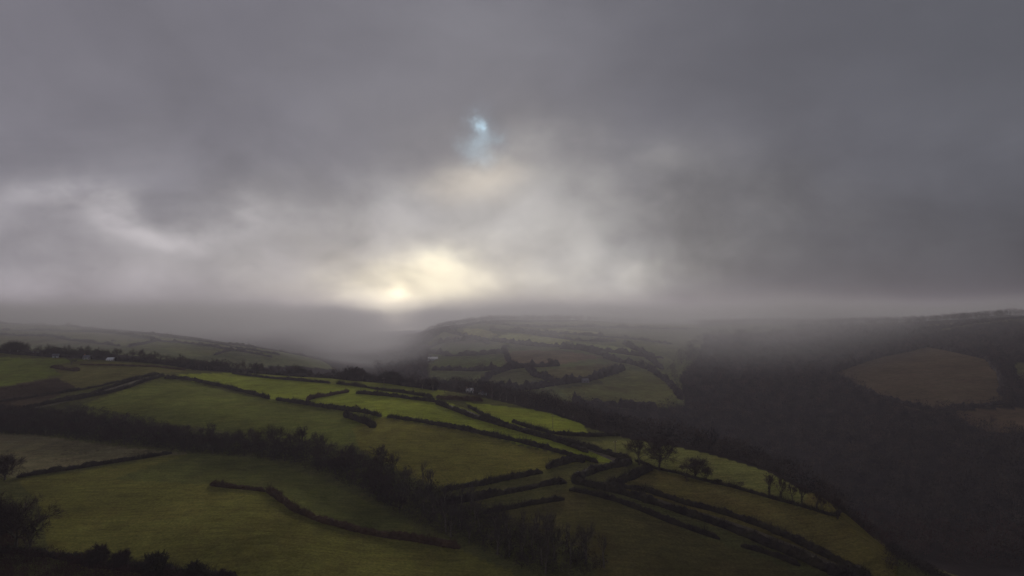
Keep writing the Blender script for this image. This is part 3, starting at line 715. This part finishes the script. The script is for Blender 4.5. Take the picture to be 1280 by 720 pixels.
# ------------------------------------------------------------------ buildings
def house(name, p, rz, L_, W_, H_, R_, label, cat='house', wall=None, roof=None, wins=3, chim=1, group=None, door=True):
    root = empty(name, (p[0], p[1], p[2] - .3), rz); tag(root, label, cat, group)
    l, w_ = L_ / 2, W_ / 2
    v_ = [(-l,-w_,0),(l,-w_,0),(l,w_,0),(-l,w_,0),(-l,-w_,H_),(l,-w_,H_),(l,w_,H_),(-l,w_,H_),(-l,0,H_+R_-.05),(l,0,H_+R_-.05)]
    obj('wall', mesh_np('wall', v_, [np.array([(0,1,5,4),(2,3,7,6),(1,2,6,5),(3,0,4,7)]), np.array([(4,8,7),(5,6,9)])], wall or M_WALL), root)
    e = .35; t = .18; s_ = R_ / w_
    a = [(-l-e,-w_-e,H_-e*s_),(l+e,-w_-e,H_-e*s_),(l+e,0,H_+R_),(-l-e,0,H_+R_),(l+e,w_+e,H_-e*s_),(-l-e,w_+e,H_-e*s_)]
    a = [(x, y, z + .02) for x, y, z in a]; v_ = a + [(x, y, z + t) for x, y, z in a]
    ro = obj('roof', mesh_np('roof', v_, np.array([(0,3,2,1),(3,5,4,2),(6,7,8,9),(9,8,10,11),(0,1,7,6),(5,11,10,4),(0,6,9,3),(3,9,11,5),(1,2,8,7),(2,4,10,8)]), roof or M_SLATE), root)
    for k in range(chim):
        cx = (-l + .6) if k == 0 else (l - .6)
        b_, f_ = box_geo(cx - .4, cx + .4, -.4, .4, H_ + R_ - .5, H_ + R_ + 1.1); obj('chimney', mesh_np('chimney', b_, f_, M_BRICK), ro)
    for k in range(wins):
        wx = -l + L_ * (k + .5) / wins
        if door and k == wins // 2:
            b_, f_ = box_geo(wx - .5, wx + .5, -w_ - .06, -w_ + .02, .3, 2.3); obj('door', mesh_np('door', b_, f_, M_DOOR), root)
            zs = [H_ - 1.5] if H_ > 4 else []
        else: zs = [1.1] + ([H_ - 1.5] if H_ > 4 else [])
        for z in zs:
            b_, f_ = box_geo(wx - .55, wx + .55, -w_ - .05, -w_ + .02, z, z + 1.1); wo = obj('window', mesh_np('window', b_, f_, M_POST), root)
            b_, f_ = box_geo(wx - .45, wx + .45, -w_ - .08, -w_ - .052, z + .1, z + 1.0); obj('pane', mesh_np('pane', b_, f_, M_GLASS), wo)
    return root
def box_geo(x0, x1, y0, y1, z0, z1):
    return (np.array([(x, y, z) for z in (z0, z1) for y in (y0, y1) for x in (x0, x1)], float),
            np.array([(0,2,3,1),(4,5,7,6),(0,1,5,4),(2,6,7,3),(0,4,6,2),(1,3,7,5)]))
for x, y, L_, H_, rz, lab, kw in (
    (27, 443, 7, 2.4, .1, 'low white shed at the left end of the dark treeline', dict(cat='shed', name='shed', roof=M_TIN, chim=0, wins=2, door=False)),
    (45, 444, 6, 2.0, -.2, 'grey-white shed half hidden in the treeline, second from the left', dict(cat='shed', name='shed', roof=M_SLATE, chim=0, wins=2, door=False)),
    (70, 447, 5, 2.4, .3, 'small dim shed in the treeline left of the white cottage', dict(cat='shed', name='shed', roof=M_SLATE, wall=M_TIN, chim=0, wins=1)),
    (109, 449, 5.5, 2.6, .15, 'white cottage showing through the treeline', dict(cat='house', name='cottage', wins=3, chim=1)),
    (139, 451, 6.5, 1.9, -.1, 'long low white barn at the right end of the treeline', dict(cat='barn', name='barn', roof=M_TIN, chim=0, wins=3, door=False))):
    p = P(x, y, 300, 800); p[1] += 1.5; p[0] = (x - 640) / F * p[1]; p[2] = float(Z(p[0], p[1])) - .6
    house(kw.pop('name'), p, rz, L_, 5, H_, 1.8, lab, **kw)
p = P(541, 450.5, **FARH); house('barn', p, .2, 16, 9, 3.2, 2.6, 'white roofed barn alone on the slope of the middle hill', 'barn', M_TIN, M_WALL, 3, 0, door=False)
p = P(587, 489, 300, 600); Y = p[1] + 5; p = np.array([(587 - 640) / F * Y, Y, float(Z((587 - 640) / F * Y, Y))])
house('cottage', p, .1, 5.5, 4, 2.3, 1.5, 'white cottage among trees at the foot of the ridge', 'house', roof=M_WALL, wins=2, chim=1)
Y += 4; X = (603 - 640) / F * Y
house('cottage', (X, Y, float(Z(X, Y))), .9, 5, 4, 2.3, 1.5, 'dim grey cottage right of the white one, behind trees', 'house', wall=M_TIN, wins=2, chim=1)
p = P(731, 478, **FARH); house('barn', p, .5, 9, 6, 3, 2, 'small dim barn above the large olive field of the middle hill', 'barn', M_SLATE, M_SLATE, 2, 0, door=False)
p = P(847, 404, **FARH)

# ------------------------------------------------------------------ poles
def pole(p, h, rz, label):
    root = empty('utility_pole', p, rz); tag(root, label, 'pole', 'wooden poles on the ridge')
    g = Geo(); g.tube([np.array([0, 0, -.5]), np.array([0, 0, h * .5]), np.array([0, 0, h])], [.15, .13, .11], 7); obj('post', g.mesh('post', M_POST), root)
    b_, f_ = box_geo(-.9, .9, .11, .23, h - .7, h - .55); obj('crossarm', mesh_np('crossarm', b_, f_, M_POST), root)
    for dx in (-.8, 0, .8):
        g = Geo(); g.tube([np.array([dx, .17, h - .545]), np.array([dx, .17, h - .35])], [.06, .05], 6); obj('insulator', g.mesh('insulator', M_WALL), root)
for x, y, h, lab in ((480, 486, 8, 'wooden pole on the skyline strip field, left of the cottages'), (691, 536, 7.5, 'wooden pole at the lower edge of the brightest field'), (769, 570, 7, 'wooden pole above the lane junction, left of the bare trees')):
    pole(P(x, y), h, .5, lab)
# ------------------------------------------------------------------ camera
cd = bpy.data.cameras.new('camera'); cam = link(bpy.data.objects.new('camera', cd))
cd.sensor_width = 36; cd.lens = 36 * F / 1280; cd.clip_start = 0.5; cd.clip_end = 20000
cam.location = (0, 0, 0); cam.rotation_euler = (math.pi / 2, 0, 0)
cd.shift_y = (HOR - 360) / 1280
SC.camera = cam

# ------------------------------------------------------------------ sun behind the cloud
SUN_AZ, SUN_EL = math.atan(-40 / F), D2R(15)
sl = bpy.data.lights.new('sun', 'SUN'); sl.energy = 2.4; sl.angle = D2R(12); sl.color = (1.0, .94, .84)
so = link(bpy.data.objects.new('sun', sl))
d = Vector((math.sin(SUN_AZ) * math.cos(SUN_EL), math.cos(SUN_AZ) * math.cos(SUN_EL), math.sin(SUN_EL)))
so.rotation_euler = d.to_track_quat('Z', 'Y').to_euler(); so.location = d * 500

# ------------------------------------------------------------------ world: clear sky behind a deck of cloud
w = bpy.data.worlds.new('World'); SC.world = w; w.use_nodes = True
nt = w.node_tree; N = nt.nodes; L = nt.links
for n in list(N): N.remove(n)
out = N.new('ShaderNodeOutputWorld')
sky = N.new('ShaderNodeTexSky'); sky.sky_type = 'NISHITA'; sky.sun_disc = False
sky.sun_elevation = SUN_EL; sky.sun_rotation = SUN_AZ; sky.altitude = 200
bg1 = N.new('ShaderNodeBackground'); bg1.inputs[1].default_value = 0.05; L.new(sky.outputs[0], bg1.inputs[0])
tc = N.new('ShaderNodeTexCoord'); DIR = tc.outputs['Generated']
def M(op, a, b_=None, c=None):
    m = N.new('ShaderNodeMath'); m.operation = op
    for s, v in ((0, a), (1, b_), (2, c)):
        if v is None: continue
        if isinstance(v, (int, float)): m.inputs[s].default_value = v
        else: L.new(v, m.inputs[s])
    return m.outputs[0]
def wnoise(scale, detail, seed, strech=(1, 1, 1), dist=0.0, rough=0.55, col=False):
    mpn = N.new('ShaderNodeMapping'); mpn.inputs['Scale'].default_value = strech; mpn.inputs['Location'].default_value = (seed, seed * .7, -seed)
    L.new(DIR, mpn.inputs['Vector'])
    n = N.new('ShaderNodeTexNoise'); n.inputs['Scale'].default_value = scale; n.inputs['Detail'].default_value = detail
    n.inputs['Roughness'].default_value = rough; n.inputs['Distortion'].default_value = dist
    L.new(mpn.outputs[0], n.inputs['Vector']); return n.outputs[0 if not col else 1]
def wr(x, a, b_, c, d_, smooth=False):
    r = N.new('ShaderNodeMapRange'); r.inputs[1].default_value = a; r.inputs[2].default_value = b_
    r.inputs[3].default_value = c; r.inputs[4].default_value = d_
    if smooth: r.interpolation_type = 'SMOOTHSTEP'
    L.new(x, r.inputs[0]); return r.outputs[0]
sx = N.new('ShaderNodeSeparateXYZ'); L.new(DIR, sx.inputs[0])
K = 180 / math.pi
az0 = M('MULTIPLY', M('ARCTAN2', sx.outputs[0], sx.outputs[1]), K)
el0 = M('MULTIPLY', M('ARCSINE', sx.outputs[2]), K)
w1 = M('MULTIPLY_ADD', wnoise(6, 6, 1.3, (1, 1, 1.5), rough=.48), 24, -12)
w2 = M('MULTIPLY_ADD', wnoise(6, 6, 7.9, (1, 1, 1.5), rough=.48), 14, -7)
azw = M('ADD', az0, w1); elw = M('ADD', el0, w2)

azh = M('MULTIPLY_ADD', w1, .45, az0); elh = M('MULTIPLY_ADD', w2, .35, el0)
def blob(px, py, wx, wy, warp=True):
    """soft patch of thin cloud; centre and half-width given as photo pixels, turned into bearing and elevation"""
    a = math.degrees(math.atan((px - 640) / F)); e = math.degrees(math.atan((HOR - py) / F * math.cos(D2R(a))))
    A_, E_ = (azh, elh) if warp == 2 else (azw, elw)
    u = M('DIVIDE', M('SUBTRACT', A_ if warp else az0, a), wx / 15.1); v_ = M('DIVIDE', M('SUBTRACT', E_ if warp else el0, e), wy / 15.1)
    return M('EXPONENT', M('MULTIPLY', M('ADD', M('MULTIPLY', u, u), M('MULTIPLY', v_, v_)), -1.0))
def rgbscale(f, c):
    s = N.new('ShaderNodeVectorMath'); s.operation = 'SCALE'; s.inputs[0].default_value = c; L.new(f, s.inputs['Scale']); return s.outputs[0]
def vadd(a, b_):
    s = N.new('ShaderNodeVectorMath'); s.operation = 'ADD'; L.new(a, s.inputs[0]); L.new(b_, s.inputs[1]); return s.outputs[0]

# base deck: violet grey on the left, slate grey on the right
t = wr(az0, -38, 34, 0, 1)
mxb = N.new('ShaderNodeMix'); mxb.data_type = 'RGBA'
mxb.inputs[6].default_value = (.183, .176, .205, 1); mxb.inputs[7].default_value = (.100, .102, .120, 1); L.new(t, mxb.inputs[0])
BLOBS = [  # px, py, wx, wy, colour, strength
 (60, 385, 260, 62, (1, .90, .88), .16), (205, 280, 120, 28, (1, .93, .93), .25), (350, 340, 230, 70, (1, .93, .88), .09),
 (560, 320, 330, 120, (1, .96, .84), .17), (500, 362, 100, 38, (1, .86, .50), .62, 2), (585, 352, 60, 22, (1, .86, .54), .22, 2), (486, 402, 62, 30, (1, .90, .66), .55, 2),
 (700, 270, 150, 80, (1, .96, .86), .13), (602, 226, 50, 24, (1, .84, .58), .22, 2), (860, 315, 170, 40, (1, 1, .93), .06),
 (650, 380, 220, 34, (1, .95, .74), .20), (560, 60, 200, 90, (.95, .95, 1), .05), (700, 350, 110, 40, (1, .96, .82), .16),
]
total = mxb.outputs[2]
for (px, py, wx, wy, c, s, *wm) in BLOBS:
    total = vadd(total, rgbscale(M('MULTIPLY', blob(px, py, wx, wy, *wm), s), c))
total = vadd(total, rgbscale(M('MULTIPLY', blob(546, 332, 30, 13, 2), .22), (1, .95, .60)))
total = vadd(total, rgbscale(M('MULTIPLY', blob(486, 368, 14, 11, 2), .45), (1, .90, .62)))
azr, elr = azw, elw
azw = M('ADD', az0, M('MULTIPLY', wr(wnoise(30, 4, 2.2), .3, .7, -1, 1), .65)); elw = M('ADD', el0, M('MULTIPLY', wr(wnoise(30, 4, 4.4), .3, .7, -1, 1), .65))
spot = M('ADD', M('MULTIPLY', blob(600, 162, 8, 10), .8), M('MULTIPLY', blob(601, 178, 18, 25), .38))
total = vadd(total, rgbscale(M('MULTIPLY', spot, .40), (.55, 1.0, 1.3)))
# cloud structure
lowsky = wr(el0, 2, 20, 1, .25, True)
n1 = wr(wnoise(3.6, 7, 3.1, (1, 1, 1.8), .5, .50), .3, .7, -.34, .34)
n2 = wr(wnoise(11, 6, 5.7, (1, 1, 1.3), .6, .6), .3, .7, -.10, .10)
low = M('ADD', M('SUBTRACT', wr(el0, -.8, 3.2, .62, 1, True), M('MULTIPLY', M('MULTIPLY', wr(az0, 6, 28, 0, 1, True), wr(el0, 12, 1, 0, 1, True)), .52)), M('MULTIPLY', blob(495, 392, 80, 60, 2), .5))
var = M('MULTIPLY', M('MINIMUM', low, 1.1), M('ADD', 1.0, M('MULTIPLY', M('ADD', n1, n2), lowsky)))
sc = N.new('ShaderNodeVectorMath'); sc.operation = 'SCALE'; L.new(total, sc.inputs[0]); L.new(var, sc.inputs['Scale'])
# overcast is lighter overhead
up = wr(el0, 28, 80, 1.0, 1.5, True)
sc2 = N.new('ShaderNodeVectorMath'); sc2.operation = 'SCALE'; L.new(sc.outputs[0], sc2.inputs[0]); L.new(up, sc2.inputs['Scale'])
bg2 = N.new('ShaderNodeBackground'); bg2.inputs[1].default_value = 1.0; L.new(sc2.outputs[0], bg2.inputs[0])
mixs = N.new('ShaderNodeMixShader'); L.new(wr(spot, 0, 1, .985, .93), mixs.inputs[0])
L.new(bg1.outputs[0], mixs.inputs[1]); L.new(bg2.outputs[0], mixs.inputs[2]); L.new(mixs.outputs[0], out.inputs['Surface'])

# ------------------------------------------------------------------ air
def box(x0, x1, y0, y1, z0, z1):
    v_ = [(x, y, z) for z in (z0, z1) for y in (y0, y1) for x in (x0, x1)]
    f_ = [(0, 2, 3, 1), (4, 5, 7, 6), (0, 1, 5, 4), (2, 6, 7, 3), (0, 4, 6, 2), (1, 3, 7, 5)]
    return np.array(v_, float), np.array(f_)
hm = bpy.data.materials.new('thin_haze'); nt2, N2, L2 = nodes_of(hm)
o2 = N2.new('ShaderNodeOutputMaterial'); pv = N2.new('ShaderNodeVolumePrincipled')
pv.inputs['Color'].default_value = (.66, .62, .74, 1); pv.inputs['Density'].default_value = HAZE; pv.inputs['Anisotropy'].default_value = 0.35
L2.new(pv.outputs[0], o2.inputs['Volume'])
zlow = float(TAB.min()) - 1.2
v_, f_ = box(-6850, 6850, -6850, 6850, zlow, 130)
haze = tag(obj('haze', mesh_np('haze', v_, f_, hm)), 'thin grey haze filling the valley air', 'haze', None, 'stuff')

cm = bpy.data.materials.new('low_cloud'); nt2, N2, L2 = nodes_of(cm)
o2 = N2.new('ShaderNodeOutputMaterial'); pv = N2.new('ShaderNodeVolumePrincipled')
pv.inputs['Color'].default_value = (.355, .35, .375, 1); pv.inputs['Anisotropy'].default_value = 0.42
g2 = N2.new('ShaderNodeNewGeometry'); s2 = N2.new('ShaderNodeSeparateXYZ'); L2.new(g2.outputs['Position'], s2.inputs[0])
def m2(op, a, b_=None, c=None):
    m = N2.new('ShaderNodeMath'); m.operation = op
    for s, v in ((0, a), (1, b_), (2, c)):
        if v is None: continue
        if isinstance(v, (int, float)): m.inputs[s].default_value = v
        else: L2.new(v, m.inputs[s])
    return m.outputs[0]
def r2(x, a, b_, c, d_):
    r = N2.new('ShaderNodeMapRange'); r.inputs[1].default_value = a; r.inputs[2].default_value = b_
    r.inputs[3].default_value = c; r.inputs[4].default_value = d_; r.interpolation_type = 'SMOOTHSTEP'
    L2.new(x, r.inputs[0]); return r.outputs[0]
nn = N2.new('ShaderNodeTexNoise'); nn.inputs['Scale'].default_value = 1 / 300; nn.inputs['Detail'].default_value = 3
L2.new(g2.outputs['Position'], nn.inputs['Vector'])
# cloud base height falls over the gap between the two far hills, in a band along a camera sight line
dx = m2('DIVIDE', m2('MULTIPLY_ADD', s2.outputs[1], 0.235, s2.outputs[0]), 110)
dip = m2('EXPONENT', m2('MULTIPLY', m2('MULTIPLY', dx, dx), -1))
zz = m2('ADD', s2.outputs[2], m2('MULTIPLY', m2('SUBTRACT', nn.outputs[0], 0.5), 140))
zt = m2('ADD', s2.outputs[2], m2('MULTIPLY', m2('SUBTRACT', nn.outputs[0], 0.5), -90))
zz = m2('ADD', zz, m2('MULTIPLY', dip, 34))
dx2 = m2('DIVIDE', m2('MULTIPLY_ADD', s2.outputs[1], -0.28, s2.outputs[0]), 160)  # second lowered band, also laid along a line of sight from the camera
zz = m2('ADD', zz, m2('MULTIPLY', m2('EXPONENT', m2('MULTIPLY', m2('MULTIPLY', dx2, dx2), -1)), 36))
dx3 = m2('DIVIDE', m2('MULTIPLY_ADD', s2.outputs[1], 0.165, s2.outputs[0]), 190)  # cloud thinned in a band that follows a sight line from the camera
thin = m2('SUBTRACT', 1, m2('MULTIPLY', m2('EXPONENT', m2('MULTIPLY', m2('MULTIPLY', dx3, dx3), -1)), m2('MULTIPLY', r2(s2.outputs[2], -62, -22, 0, 1), .8)))
prof = m2('MULTIPLY', r2(zz, -74, -8, 0, 1), r2(zt, -14, 48, 1, 0))
rim = m2('MULTIPLY', m2('MULTIPLY', r2(s2.outputs[1], 720, 1250, 0, 1), r2(s2.outputs[1], 1800, 5600, 1, 0)), r2(nn.outputs[0], .3, .65, .5, 1.3))
L2.new(m2('MULTIPLY', m2('MULTIPLY', m2('MULTIPLY', prof, thin), rim), CLOUD), pv.inputs['Density'])
L2.new(pv.outputs[0], o2.inputs['Volume'])
v_, f_ = box(-4600, 4600, 700, 5600, -110, 112)
lc = tag(obj('low_cloud', mesh_np('low_cloud', v_, f_, cm)), 'low grey cloud resting on the far hills', 'cloud', None, 'stuff')

# ------------------------------------------------------------------ render
SC.render.engine = 'CYCLES'
cy = SC.cycles
cy.use_denoising = True; cy.denoiser = 'OPENIMAGEDENOISE'
cy.max_bounces = 6; cy.diffuse_bounces = 2; cy.volume_bounces = 3; cy.glossy_bounces = 1; cy.transmission_bounces = 2; cy.transparent_max_bounces = 8
cy.volume_step_rate = 1.5; cy.volume_max_steps = 32
cy.use_adaptive_sampling = True; cy.adaptive_threshold = 0.02
cy.caustics_reflective = False; cy.caustics_refractive = False
SC.view_settings.view_transform = 'Standard'; SC.view_settings.look = 'None'; SC.view_settings.gamma = 1
SC.view_settings.exposure = 0.0; SC.view_settings.use_curve_mapping = False
